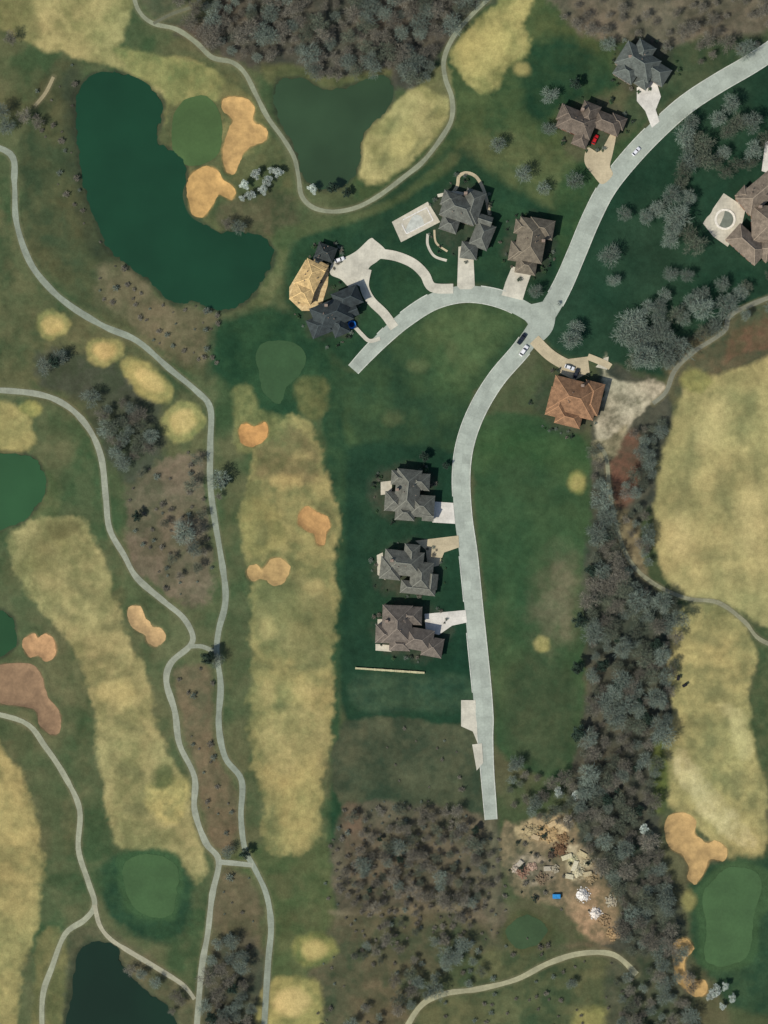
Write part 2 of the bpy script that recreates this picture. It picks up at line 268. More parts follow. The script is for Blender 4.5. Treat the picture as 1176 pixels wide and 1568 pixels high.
# ---------------------------------------------------------------- ground mesh
st=0.55
xi=np.arange(-200,200.01,st); yi=np.arange(-262,262.01,st)
og=np.array([4,10,20,40,80,160,320,640,1300,2600,4000.])
xs=np.concatenate([-200-og[::-1],xi,xi[-1]+og]); ys=np.concatenate([-262-og[::-1],yi,yi[-1]+og])
X,Y=np.meshgrid(xs,ys); sh=X.shape; x=X.ravel(); y=Y.ravel()
px=x/S+588; py=784-y/S
z=H(x,y)
base=np.array(s2l((66,78,48))); b2=np.array(s2l((84,84,56)))
t=sst(.35,.65,fbm(px,py,60,2,4))[:,None]
C=base*(1-t)+b2*t
w1x=fbm(px,py,22,5,3)-.5; w1y=fbm(px,py,22,6,3)-.5
w2x=fbm(px,py,6,1,2)-.5; w2y=fbm(px,py,6,2,2)-.5
for k,(P,a,b,ns,soft,warp,op) in enumerate(L):
    Q=cr(P,True,3)
    mg=soft+warp*1.3+6
    m=np.where((px>Q[:,0].min()-mg)&(px<Q[:,0].max()+mg)&(py>Q[:,1].min()-mg)&(py<Q[:,1].max()+mg))[0]
    qx=px[m]+warp*1.9*w1x[m]+warp*.9*w2x[m]; qy=py[m]+warp*1.9*w1y[m]+warp*.9*w2y[m]
    sd=sdf(qx,qy,Q); al=(op*(1-sst(-soft*1.4,soft*1.4,sd)))[:,None]
    n=(.58*sst(.3,.7,fbm(px[m],py[m],ns*5,k%5,4,.5))+.42*sst(.3,.7,fbm(px[m],py[m],ns*1.7,(k+2)%5,3,.5)))[:,None]
    col=np.array(s2l(a))*(1-n)+np.array(s2l(b))*n
    C[m]=C[m]*(1-al)+col*al
for pts,w,c in PATHS:
    Q=cr(ext(pts),False,3); m=np.where((px>Q[:,0].min()-20)&(px<Q[:,0].max()+20)&(py>Q[:,1].min()-20)&(py<Q[:,1].max()+20))[0]
    d=pdist(px[m]+2*w2x[m],py[m]+2*w2y[m],Q)
    a=(0.55*(1-sst(w*.5,w*.5+4,d)))[:,None]
    C[m]=C[m]*(1-a)+np.array(s2l((112,108,76)))*a
for P,_,_ in PONDS:
    Q=cr(ext(P),True,3); m=np.where((px>Q[:,0].min()-20)&(px<Q[:,0].max()+20)&(py>Q[:,1].min()-20)&(py<Q[:,1].max()+20))[0]
    sd=sdf(px[m]+10*w1x[m]+4*w2x[m],py[m]+10*w1y[m]+4*w2y[m],Q); a=(0.7*(1-sst(0,8,sd)))[:,None]
    C[m]=C[m]*(1-a)+np.array(s2l((50,58,42)))*a
nn=fbm(x,y,2.2,3,3)[:,None]; C=C*(0.86+0.28*nn)
nn=fbm(x,y,30,6,3); C[:,0]*=0.86+0.28*nn
nn=fbm(x,y,8,2,3)[:,None]; C*=0.80+0.40*nn
ny,nx=sh
V=np.stack([x,y,z],1).astype(np.float32)
i=np.arange(ny-1)[:,None]*nx+np.arange(nx-1)[None,:]
Fc=np.stack([i,i+1,i+nx+1,i+nx],-1).reshape(-1,4).astype(np.int32)
me=bpy.data.meshes.new('ground'); me.vertices.add(len(V)); me.vertices.foreach_set('co',V.ravel())
me.loops.add(Fc.size); me.loops.foreach_set('vertex_index',Fc.ravel())
me.polygons.add(len(Fc)); me.polygons.foreach_set('loop_start',np.arange(0,Fc.size,4,dtype=np.int32)); me.polygons.foreach_set('loop_total',np.full(len(Fc),4,np.int32))
me.polygons.foreach_set('use_smooth',np.ones(len(Fc),bool))
me.update(calc_edges=True)
at=me.color_attributes.new('Col','FLOAT_COLOR','POINT'); at.data.foreach_set('color',np.concatenate([C,np.ones((len(C),1))],1).astype(np.float32).ravel())
ground=bpy.data.objects.new('ground',me); bpy.context.collection.objects.link(ground)
# ---------------------------------------------------------------- materials
def newmat(n):
    m=bpy.data.materials.new(n); m.use_nodes=True; nt=m.node_tree; b=nt.nodes['Principled BSDF']; return m,nt,b
def noise(nt,sc,det=4,ro=.6,vec=None):
    n=nt.nodes.new('ShaderNodeTexNoise'); n.inputs['Scale'].default_value=sc; n.inputs['Detail'].default_value=det; n.inputs['Roughness'].default_value=ro
    if vec is not None: nt.links.new(vec,n.inputs['Vector'])
    return n.outputs['Fac']
def mrange(nt,v,a,b,c,d):
    n=nt.nodes.new('ShaderNodeMapRange'); nt.links.new(v,n.inputs[0])
    for k,q in enumerate((a,b,c,d)): n.inputs[k+1].default_value=q
    return n.outputs[0]
def mul(nt,a,b):
    n=nt.nodes.new('ShaderNodeMath'); n.operation='MULTIPLY'; nt.links.new(a,n.inputs[0]); nt.links.new(b,n.inputs[1]); return n.outputs[0]
def vscale(nt,c,f):
    n=nt.nodes.new('ShaderNodeVectorMath'); n.operation='SCALE'; nt.links.new(c,n.inputs[0]); nt.links.new(f,n.inputs['Scale']); return n.outputs[0]
gm,nt,b=newmat('grass_and_earth')
tc=nt.nodes.new('ShaderNodeTexCoord').outputs['Object']
ca=nt.nodes.new('ShaderNodeAttribute'); ca.attribute_name='Col'
f=mul(nt,mrange(nt,noise(nt,.4,5,.6,tc),.3,.7,.88,1.12),mrange(nt,noise(nt,1.6,3,.7,tc),.3,.7,.9,1.1))
nt.links.new(vscale(nt,ca.outputs['Color'],f),b.inputs['Base Color'])
b.inputs['Roughness'].default_value=1; b.inputs['Specular IOR Level'].default_value=0.05
bp=nt.nodes.new('ShaderNodeBump'); bp.inputs['Strength'].default_value=.4; bp.inputs['Distance'].default_value=.4
nt.links.new(noise(nt,.5,4,.6,tc),bp.inputs['Height']); nt.links.new(bp.outputs[0],b.inputs['Normal'])
me.materials.append(gm)
MC={}
def nm(name,c1,c2=None,sc=1.0,rough=.9,spec=.2,bump=0,k=.95,det=5,sc2=None,v2=.1,metal=0):
    key=(name,c1,c2,sc)
    if key in MC: return MC[key]
    m,nt,b=newmat(name); tc=nt.nodes.new('ShaderNodeTexCoord').outputs['Object']
    mx=nt.nodes.new('ShaderNodeMix'); mx.data_type='RGBA'
    nt.links.new(mrange(nt,noise(nt,sc,det,.6,tc),.35,.65,0,1),mx.inputs[0])
    mx.inputs[6].default_value=s2l(c1,k)+(1,); mx.inputs[7].default_value=s2l(c2 or tuple(v*.85 for v in c1),k)+(1,)
    out=mx.outputs[2]
    if sc2: out=vscale(nt,out,mrange(nt,noise(nt,sc2,4,.7,tc),.3,.7,1-v2,1+v2))
    nt.links.new(out,b.inputs['Base Color']); b.inputs['Roughness'].default_value=rough; b.inputs['Specular IOR Level'].default_value=spec; b.inputs['Metallic'].default_value=metal
    if bump:
        bp=nt.nodes.new('ShaderNodeBump'); bp.inputs['Strength'].default_value=.6; bp.inputs['Distance'].default_value=bump
        nt.links.new(noise(nt,sc*3,4,.6,tc),bp.inputs['Height']); nt.links.new(bp.outputs[0],b.inputs['Normal'])
    MC[key]=m; return m
def concrete(name,c,slab=(1.5,4.5),mort=.8):
    m,nt,b=newmat(name); tcn=nt.nodes.new('ShaderNodeTexCoord'); tc=tcn.outputs['Object']
    mx=nt.nodes.new('ShaderNodeMix'); mx.data_type='RGBA'
    nt.links.new(mrange(nt,noise(nt,.12,5,.6,tc),.35,.65,0,1),mx.inputs[0])
    mx.inputs[6].default_value=s2l(c)+(1,); mx.inputs[7].default_value=s2l(tuple(v*.88 for v in c))+(1,)
    out=vscale(nt,mx.outputs[2],mrange(nt,noise(nt,1.1,5,.7,tc),.3,.7,.88,1.1))
    if slab:
        br=nt.nodes.new('ShaderNodeTexBrick'); nt.links.new(tcn.outputs['UV'],br.inputs['Vector']); br.offset=0
        br.inputs['Scale'].default_value=1; br.inputs['Brick Width'].default_value=slab[0]; br.inputs['Row Height'].default_value=slab[1]; br.inputs['Mortar Size'].default_value=.05
        br.inputs['Color1'].default_value=(1,1,1,1); br.inputs['Color2'].default_value=(.88,.88,.88,1); br.inputs['Mortar'].default_value=(mort,mort,mort,1)
        q=nt.nodes.new('ShaderNodeVectorMath'); q.operation='MULTIPLY'; nt.links.new(out,q.inputs[0]); nt.links.new(br.outputs[0],q.inputs[1]); out=q.outputs[0]
    nt.links.new(out,b.inputs['Base Color']); b.inputs['Roughness'].default_value=.9; b.inputs['Specular IOR Level'].default_value=.2
    return m
def mkobj(name,V,Fs,mat=None,parent=None,smooth=False,uv=None,coll=None):
    me=bpy.data.meshes.new(name); me.from_pydata([tuple(v) for v in V],[],[tuple(f) for f in Fs]); me.update()
    if mat: 
        for q in (mat if isinstance(mat,list) else [mat]): me.materials.append(q)
    if uv is not None:
        ul=me.uv_layers.new(name='UVMap')
        for lp in me.loops: ul.data[lp.index].uv=uv[lp.vertex_index]
    if smooth: me.polygons.foreach_set('use_smooth',[True]*len(me.polygons))
    o=bpy.data.objects.new(name,me); bpy.context.collection.objects.link(o)
    if parent: o.parent=parent
    return o
def sheet(name,poly,mat,lift=.06,res=1.5,smooth=True,z=None,jit=0,parent=None,n=6):
    Q=cr(ext(poly),True,n) if smooth else np.array(ext(poly),float)
    P=np.array([W(a,b) for a,b in Q[:,:2]])
    if jit:
        P=P+np.stack([fbm(P[:,0],P[:,1],2.5,1,3)-.5,fbm(P[:,0],P[:,1],2.5,2,3)-.5],1)*2*jit
    gx,gy=np.meshgrid(np.arange(P[:,0].min(),P[:,0].max(),res),np.arange(P[:,1].min(),P[:,1].max(),res)); gx=gx.ravel(); gy=gy.ravel()
    k=sdf(gx,gy,P)<-.35*res; pts=[Vector(p) for p in P]+[Vector((a,b)) for a,b in zip(gx[k],gy[k])]
    n0=len(P); r=delaunay_2d_cdt(pts,[(i,(i+1)%n0) for i in range(n0)],[],1,1e-4)
    v=np.array([(q.x,q.y) for q in r[0]]); zz=H(v[:,0],v[:,1])+lift if z is None else np.full(len(v),z)
    fs=[]
    for f in r[2]:
        a,b_,c=[v[i] for i in f[:3]]
        if (b_[0]-a[0])*(c[1]-a[1])-(b_[1]-a[1])*(c[0]-a[0])<0: f=f[::-1]
        fs.append(f)
    return mkobj(name,np.column_stack([v,zz]),fs,mat,parent,True,uv=[tuple(q) for q in v])
def ribbon(name,pts,mat,lift=.06,width=None,cross=5,seg=6,jit=0):
    pts=ext(pts)
    if width is not None: pts=[(p[0],p[1],width) for p in pts]
    Q=cr(pts,False,seg); P=np.array([W(a,b) for a,b in Q[:,:2]]); w=Q[:,2]*S
    T=np.gradient(P,axis=0); T/=np.linalg.norm(T,axis=1)[:,None]; N=np.stack([-T[:,1],T[:,0]],1)
    s=np.concatenate([[0],np.cumsum(np.linalg.norm(np.diff(P,axis=0),axis=1))])
    V=[];uv=[]
    if jit: w=w*(1+jit*(fbm(P[:,0],P[:,1],6,2,2)-.5))
    for j in range(cross):
        o=(j/(cross-1)-.5); q=P+N*(w*o)[:,None]; zz=H(q[:,0],q[:,1])+lift
        V.append(np.column_stack([q,zz])); uv.append(np.column_stack([s,w*o]))
    n=len(P); V=np.concatenate(V); uv=np.concatenate(uv); Fs=[]
    for j in range(cross-1):
        for k in range(n-1): Fs.append((j*n+k,j*n+k+1,(j+1)*n+k+1,(j+1)*n+k))
    o=mkobj(name,V,Fs,mat,None,True,uv=[tuple(q) for q in uv]); return P,N,w,o
def kerb(P,N,w,mat,gaps,parent):
    for sgn in (-1,1):
        run=[]
        def flush(run):
            if len(run)<3: return
            V=[];Fs=[]
            for k in run:
                for o,dz in ((0,.05),(0,.24),(.4,.24),(.4,-.1)):
                    q=P[k]+N[k]*sgn*(w[k]/2+o); V.append((q[0],q[1],h1(q[0],q[1])+dz))
            for a in range(len(run)-1):
                for c in range(3):
                    f=(a*4+c,a*4+c+1,(a+1)*4+c+1,(a+1)*4+c); Fs.append(f if sgn>0 else f[::-1])
            mkobj('kerb',V,Fs,mat,parent)
        for k in range(len(P)):
            e=P[k]+N[k]*sgn*w[k]/2
            if any((e[0]-W(a,b)[0])**2+(e[1]-W(a,b)[1])**2<(r*S)**2 for a,b,r in gaps): flush(run); run=[]
            else: run.append(k)
        flush(run)
roadm=concrete('road_concrete',(172,180,160),(4.5,4.1)); kerbm=nm('kerb_concrete',(200,202,182),sc=.5)
gaps=[(825,490,38),(1003,190,14),(930,272,14),(697,785,20),(703,832,14),(712,946,14),(716,1098,30),(820,520,16),(795,455,22),(715,440,18),(675,440,20),(600,495,14),(580,520,8)]
P,N,w,ro=ribbon('road',ROAD,roadm,.12); kerb(P,N,w,kerbm,gaps,ro)
P,N,w,r2=ribbon('side_road',BR,roadm,.15); kerb(P,N,w,kerbm,gaps+[(830,492,30)],r2)
sheet('road_junction',[(775,462),(810,466),(838,462),(850,478),(846,505),(828,524),(806,528),(812,505),(800,487),(775,474)],roadm,.18)
for k,(pts,wd,c) in enumerate(PATHS):
    pm=concrete('cart_path_concrete_%d'%k,c,(3,6)); ribbon('cart_path',pts,pm,.06+.004*k,width=wd,cross=3,jit=.45)
for kk,(P,c,n) in enumerate(PONDS):
    bf=.86 if kk==1 else .70
    m,nt_,b_=newmat('pond_water'); tc_=nt_.nodes.new('ShaderNodeTexCoord').outputs['Object']
    mx=nt_.nodes.new('ShaderNodeMix'); mx.data_type='RGBA'; nt_.links.new(mrange(nt_,noise(nt_,.025,5,.5,tc_),.35,.65,0,1),mx.inputs[0])
    q1=s2l(c,.9); q2=s2l(tuple(v*.84 for v in c),.9)
    mx.inputs[6].default_value=(q1[0],q1[1],q1[2]*bf,1); mx.inputs[7].default_value=(q2[0],q2[1],q2[2]*bf,1)
    nt_.links.new(mx.outputs[2],b_.inputs['Base Color']); b_.inputs['Roughness'].default_value=.25; b_.inputs['Specular IOR Level'].default_value=.25
    bp=nt_.nodes.new('ShaderNodeBump'); bp.inputs['Strength'].default_value=.15; bp.inputs['Distance'].default_value=.05
    nt_.links.new(noise(nt_,1.2,3,.5,tc_),bp.inputs['Height']); nt_.links.new(bp.outputs[0],b_.inputs['Normal'])
    sheet(n,P,m,z=-.33,res=4,jit=1.6,n=10)
for P,c in BUNK: sheet('sand_bunker',P,nm('bunker_sand',c,tuple(v*.84 for v in c),.22,sc2=.9,v2=.11),.05,1.0,jit=.9,n=8)
for P,c in GREENS: sheet('putting_green',P,nm('green_turf',c,tuple(v*.9 for v in c),.08,sc2=.8,v2=.08),.07,2,jit=.6,n=8)
white=concrete('driveway_concrete',(208,202,176),(3,3),.88); tan=concrete('driveway_tan',(198,182,142),(3,3),.88); lite=concrete('driveway_light',(226,220,200),(3,3),.88)
D=[([(508,404),(520,398),(545,385),(566,366),(574,368),(592,386),(578,400),(564,412),(559,440),(545,436),(535,440),(522,428),(506,420)],white),
([(702,378),(724,374),(727,438),(722,443),(704,443),(700,438)],white),
([(784,408),(815,415),(806,440),(800,460),(768,452),(774,432)],white),
([(900,226),(918,232),(936,204),(943,208),(938,236),(934,254),(938,268),(922,282),(908,268),(895,248)],tan),
([(975,134),(1004,122),(1012,148),(1004,168),(1010,186),(998,196),(988,170),(975,155)],lite),
([(852,552),(900,546),(903,570),(880,582),(858,572)],tan),
([(664,768),(694,770),(697,802),(662,800)],lite),
([(636,828),(702,820),(703,838),(680,846),(672,866),(655,870),(652,842)],tan),
([(650,940),(713,934),(715,953),(692,958),(672,972),(652,968)],lite),
([(706,1072),(728,1072),(732,1140),(724,1120),(706,1112)],white),
([(1172,215),(1200,215),(1200,285),(1176,283),(1166,262)],lite),
([(723,1140),(738,1138),(740,1168),(730,1180)],white)]
for k,(p,m) in enumerate(D): sheet('driveway',p,m,.2+.004*k,1.5,smooth=len(p)>8)
DR=[([(576,388),(605,392),(632,403),(650,420),(662,440),(694,442)],15,white),([(562,412),(558,438),(568,460),(588,480),(604,502)],14,white),([(818,520),(840,542),(862,556),(880,562)],18,tan),
([(543,500),(554,512),(566,522),(582,518)],6,white),([(900,546),(925,556),(935,562)],10,tan)]
for k,(p,wd,m) in enumerate(DR): ribbon('driveway',p,m,.25+.006*k,width=wd)
WK=[([(690,300),(700,285),(703,270),(715,265),(730,272),(742,295),(750,330)],5,tan),([(655,358),(655,375),(665,392),(684,399)],4,white),([(665,352),(668,372),(685,385)],3,tan),([(670,300),(695,295),(712,298)],5,white)]
for p,wd,m in WK: ribbon('garden_path',p,m,.08,width=wd,cross=3)
# ---------------------------------------------------------------- generic mesh helpers
def box(V,Fs,c,s,rot=0,taper=1.0):
    n=len(V); ca,sa=math.cos(rot),math.sin(rot)
    for dz in (-.5,.5):
        k=taper if dz>0 else 1
        for a,b_ in ((-.5,-.5),(.5,-.5),(.5,.5),(-.5,.5)):
            u,v=a*s[0]*k,b_*s[1]*k; V.append((c[0]+u*ca-v*sa,c[1]+u*sa+v*ca,c[2]+dz*s[2]))
    for f in ((3,2,1,0),(4,5,6,7),(0,1,5,4),(1,2,6,5),(2,3,7,6),(3,0,4,7)): Fs.append(tuple(n+q for q in f))
def empty(name,loc=(0,0,0),rot=0):
    e=bpy.data.objects.new(name,None); e.location=loc; e.rotation_euler=(0,0,rot); e.empty_display_size=1; bpy.context.collection.objects.link(e); return e
glass=nm('window_glass',(30,38,44),sc=1,rough=.1,spec=.6); trimm=nm('white_trim',(210,208,198),sc=1); doorm=nm('door_paint',(90,50,36),sc=1)
def seg(V,Fs,a,b_,r):
    a=Vector(a);b_=Vector(b_);d=(b_-a); u=d.cross(Vector((0,0,1)));
    if u.length<1e-6:return
    u.normalize(); v=u.cross(d).normalized(); n=len(V)
    for p in (a,b_):
        for s_ in (-1,1): V.append(tuple(p+u*r*s_+v*.02))
        V.append(tuple(p+v*(r*.5)))
    Fs.append((n,n+2,n+5,n+3)); Fs.append((n+2,n+1,n+4,n+5))
def house(name,wings,roofc,wallc,chim=[]):
    cx,cy=W(wings[0][0],wings[0][1]); z0=h1(cx,cy)
    e=empty(name,(cx,cy,z0))
    rm=nm('shingles_'+name,roofc,tuple(v*.78 for v in roofc),.5,sc2=2.2,v2=.28,bump=.05); wm=nm('brick_wall_'+name,wallc,None,1.5); cap=nm('ridge_cap_'+name,tuple(min(255,v*1.22) for v in roofc),None,2)
    WV=[];WF=[];RV=[];RF=[];CV=[];CF=[];GV=[];GF=[];TV=[];TF=[]
    for k,wg in enumerate(wings):
        X0,Y0=W(wg[0],wg[1]); X0-=cx;Y0-=cy; Lx,Wy=wg[2]*S,wg[3]*S; ang=math.radians(wg[4]); hh=wg[5]-.013*k; pitch=wg[6]; kind=wg[7] if len(wg)>7 else 'hip'
        if Lx<Wy: Lx,Wy=Wy,Lx; ang+=math.pi/2
        ca,sa=math.cos(ang),math.sin(ang)
        T=lambda u,v,z_:(X0+u*ca-v*sa,Y0+u*sa+v*ca,z_)
        wl,ww=Lx-1.0,Wy-1.0
        box(WV,WF,(X0,Y0,(hh-2)/2),(wl,ww,hh+2-.05),ang)
        rh=Wy/2*pitch; n=len(RV); rl=(Lx-Wy)/2 if kind=='hip' else Lx/2
        if kind=='hip': rl=max(rl,.15)
        eb=[(-Lx/2,-Wy/2),(Lx/2,-Wy/2),(Lx/2,Wy/2),(-Lx/2,Wy/2)]
        for zz in (hh-.05,hh+.13):
            for u,v in eb: RV.append(T(u,v,zz))
        RV.append(T(-rl,0,hh+.13+rh)); RV.append(T(rl,0,hh+.13+rh))
        for f in ((3,2,1,0),(0,1,5,4),(1,2,6,5),(2,3,7,6),(3,0,4,7),(4,5,9,8),(6,7,8,9),(5,6,9),(7,4,8)): RF.append(tuple(n+q for q in f))
        seg(CV,CF,RV[n+8],RV[n+9],.2)
        if kind=='hip':
            for a,b_ in ((4,8),(7,8),(5,9),(6,9)): seg(CV,CF,RV[n+a],RV[n+b_],.15)
        for side in (-1,1):
            nwin=max(1,int(wl/3.2))
            for j in range(nwin):
                u=(j+.5)/nwin*wl-wl/2
                for fl in ([1.6] if hh<5 else [1.6,4.5]):
                    c=T(u,side*(ww/2),fl); box(TV,TF,c,(1.3,.10,1.5),ang); box(GV,GF,c,(1.1,.16,1.3),ang)
            nwin=max(1,int(ww/3.5))
            for j in range(nwin):
                v=(j+.5)/nwin*ww-ww/2
                c=T(side*wl/2,v,1.6); box(TV,TF,c,(.10,1.3,1.5),ang); box(GV,GF,c,(.16,1.1,1.3),ang)
    mkobj('walls',WV,WF,wm,e); mkobj('roof',RV,RF,rm,e); mkobj('ridge_caps',CV,CF,cap,e); mkobj('window_frames',TV,TF,trimm,e); mkobj('windows',GV,GF,glass,e)
    wg=wings[0]; ang=math.radians(wg[4]); V=[];Fs=[]; dw=(wg[3]*S-1)/2 if wg[2]>=wg[3] else (wg[2]*S-1)/2
    box(V,Fs,(math.sin(ang)*dw,-math.cos(ang)*dw,1.05),(1.2,.26,2.1),ang); mkobj('door',V,Fs,doorm,e)
    V=[];Fs=[]
    for a,b_,hc in chim:
        q=W(a,b_); box(V,Fs,(q[0]-cx,q[1]-cy,hc/2),(1.3,1.0,hc)); box(V,Fs,(q[0]-cx,q[1]-cy,hc+.08),(1.5,1.2,.16))
    for j in range(5):
        box(V,Fs,(random.uniform(-4,4),random.uniform(-3,3),wings[0][5]+wings[0][3]*S*.5*wings[0][6]*.8),(.35,.35,.9))
    mkobj('chimney_and_vents',V,Fs,nm('chimney',(150,130,110),None,2),e)
    return e
house('slate_house',[(508,482,58,40,22,5.6,.8),(532,458,42,30,22,5.0,.85),(490,500,34,30,22,4.5,.8),(520,500,30,26,112,4.6,.9),(538,478,20,18,22,4.2,.9,'gable')],(60,68,66),(120,110,100),[(500,470,10)])
house('slate_garage',[(499,388,30,24,-20,3.2,.7),(486,402,16,14,-20,3,.7)],(56,62,58),(150,140,120))
house('house_under_construction',[(476,424,44,34,62,4.2,.4),(464,450,34,30,-18,3.8,.42),(488,412,24,22,-28,3.4,.45,'gable')],(204,172,112),(190,160,110))
house('stone_house',[(704,322,56,38,-18,6,.85),(722,318,50,30,72,5.7,.85),(738,362,40,30,68,4,.8),(690,308,28,24,-18,5.4,.9),(718,385,26,26,-8,3.6,.8),(688,345,28,24,-18,4.8,.85),(742,340,22,18,-18,4.2,.9,'gable')],(104,106,94),(150,135,115),[(712,300,11)])
house('brick_house',[(812,370,66,44,80,5.6,.8),(796,388,34,30,-10,4.6,.85),(828,352,38,30,-10,5.2,.85),(800,350,26,22,-10,4.8,.9),(805,408,32,26,-10,3.6,.8)],(120,110,90),(130,95,75),[(830,372,10)])
house('brick_house',[(882,190,56,36,-22,5.6,.8),(928,190,46,28,-22,4.4,.8),(900,178,36,28,68,5.3,.85),(868,178,28,26,-22,5,.85),(890,212,30,24,68,4,.85),(945,188,24,20,-22,3.6,.9)],(112,100,84),(140,100,80),[(890,172,10)])
house('gray_house',[(975,98,60,40,-32,5.8,.8),(1002,112,42,30,-32,4.5,.8),(958,112,34,28,-32,5,.85),(982,84,34,30,58,5.4,.85),(985,124,26,22,58,3.7,.9)],(96,102,92),(145,130,112),[(962,92,10)])
house('large_brick_house',[(1160,298,66,36,40,5.6,.75),(1142,376,60,34,-42,5.2,.75),(1170,345,56,44,90,6,.75),(1140,302,26,22,-42,4.6,.85),(1176,380,40,30,40,4.8,.8)],(132,118,98),(150,115,90),[(1160,320,10)])
house('orange_roof_house',[(878,610,72,54,-14,5,.62),(855,618,44,34,76,4.6,.66),(905,610,50,30,76,4.6,.66),(870,640,40,26,-14,4.2,.7)],(150,112,78),(170,150,120),[(890,592,9)])
house('gray_brick_house',[(624,752,66,38,84,5.6,.85),(645,775,40,34,-4,4.6,.85),(604,768,30,30,-4,5,.85),(642,738,32,26,-4,5,.9),(620,785,30,24,-4,4.6,.9),(612,732,26,22,-4,5,.9),(655,790,18,16,-4,3.6,.9,'gable')],(110,110,96),(150,125,105),[(608,750,10)])
house('gray_brick_house',[(618,862,60,38,-6,5.4,.85),(645,882,44,34,84,4.8,.85),(598,870,32,34,-6,5,.85),(630,850,34,24,84,5.2,.9),(640,900,54,20,-6,4,.8),(660,890,20,24,-6,3.8,.9,'gable')],(110,110,96),(150,128,108),[(600,858,10)])
house('brown_brick_house',[(608,955,58,46,88,5.6,.8),(640,978,46,34,-10,4.8,.8),(662,990,32,30,-10,3.8,.8),(590,970,30,28,-2,4.8,.85),(628,942,36,28,-2,5,.85),(612,985,32,22,-2,4.2,.85)],(116,106,92),(150,115,95),[(592,950,10)])
pat=concrete('patio_concrete',(206,198,170),(1.5,1.5)); pat2=nm('patio_tan',(214,190,136),(176,148,100),.6,sc2=2,v2=.2)
for k,p in enumerate([[(583,738),(600,736),(600,756),(583,758)],[(577,850),(586,846),(590,888),(578,880)],[(578,948),(586,948),(586,966),(578,966)],[(575,986),(600,988),(600,998),(575,996)],[(600,340),(655,309),(674,340),(614,371)],[(443,440),(468,398),(504,404),(502,436),(490,476),(462,476),(443,458)],[(1076,342),(1108,296),(1142,318),(1136,345),(1114,378),(1092,362)],[(925,548),(932,546),(930,566),(912,562)]]):
    sheet('patio',p,pat if k!=5 else pat2,.12,1.5,smooth=False)
def pool(name,cx,cy,lx,ly,ang,wc,round_=False,cc=(226,222,206)):
    X0,Y0=W(cx,cy); e=empty(name,(X0,Y0,h1(X0,Y0)+.25),math.radians(ang)); n=28
    def ring(a,b_):
        if round_: return [(a*math.cos(2*math.pi*i/n),b_*math.sin(2*math.pi*i/n)) for i in range(n)]
        o=[];r=min(a,b_)*.15
        for (sx,sy,t0) in ((1,1,0),(-1,1,90),(-1,-1,180),(1,-1,270)):
            for i in range(7):
                t=math.radians(t0+i*15); o.append((sx*(a-r)+r*math.cos(t),sy*(b_-r)+r*math.sin(t)))
        return o
    a,b_=lx*S/2,ly*S/2; cw=1.0 if round_ else .5; o=ring(a+cw,b_+cw); i_=ring(a,b_); m=len(o)
    V=[(u,v,-.4) for u,v in o]+[(u,v,.1) for u,v in o]+[(u,v,.1) for u,v in i_]+[(u,v,-.15) for u,v in i_]; Fs=[]
    for r in range(3):
        for k in range(m): Fs.append((r*m+k,r*m+(k+1)%m,(r+1)*m+(k+1)%m,(r+1)*m+k))
    mkobj('coping',V,Fs,nm('coping',cc,None,1),e)
    mkobj('water_surface',[(u,v,-.08) for u,v in i_],[tuple(range(m))],nm('pool_'+str(wc),wc,None,.4),e)
pool('swimming_pool',638,338,44,20,27,(196,198,180)); pool('swimming_pool',1110,336,26,26,0,(120,126,108),True,(238,230,206))
V=[];Fs=[]
for k in range(30):
    t0=k/30; q0=W(544+106*t0,1023+7*t0); q1=W(544+106*(t0+1/30),1023+7*(t0+1/30)); c=((q0[0]+q1[0])/2,(q0[1]+q1[1])/2)
    box(V,Fs,(c[0],c[1],h1(*c)+.3),(1.04,random.uniform(.8,1.05),random.uniform(1.2,1.4)),math.atan2(q1[1]-q0[1],q1[0]-q0[0]))
mkobj('retaining_wall',V,Fs,nm('wall_block',(196,188,140),None,1))
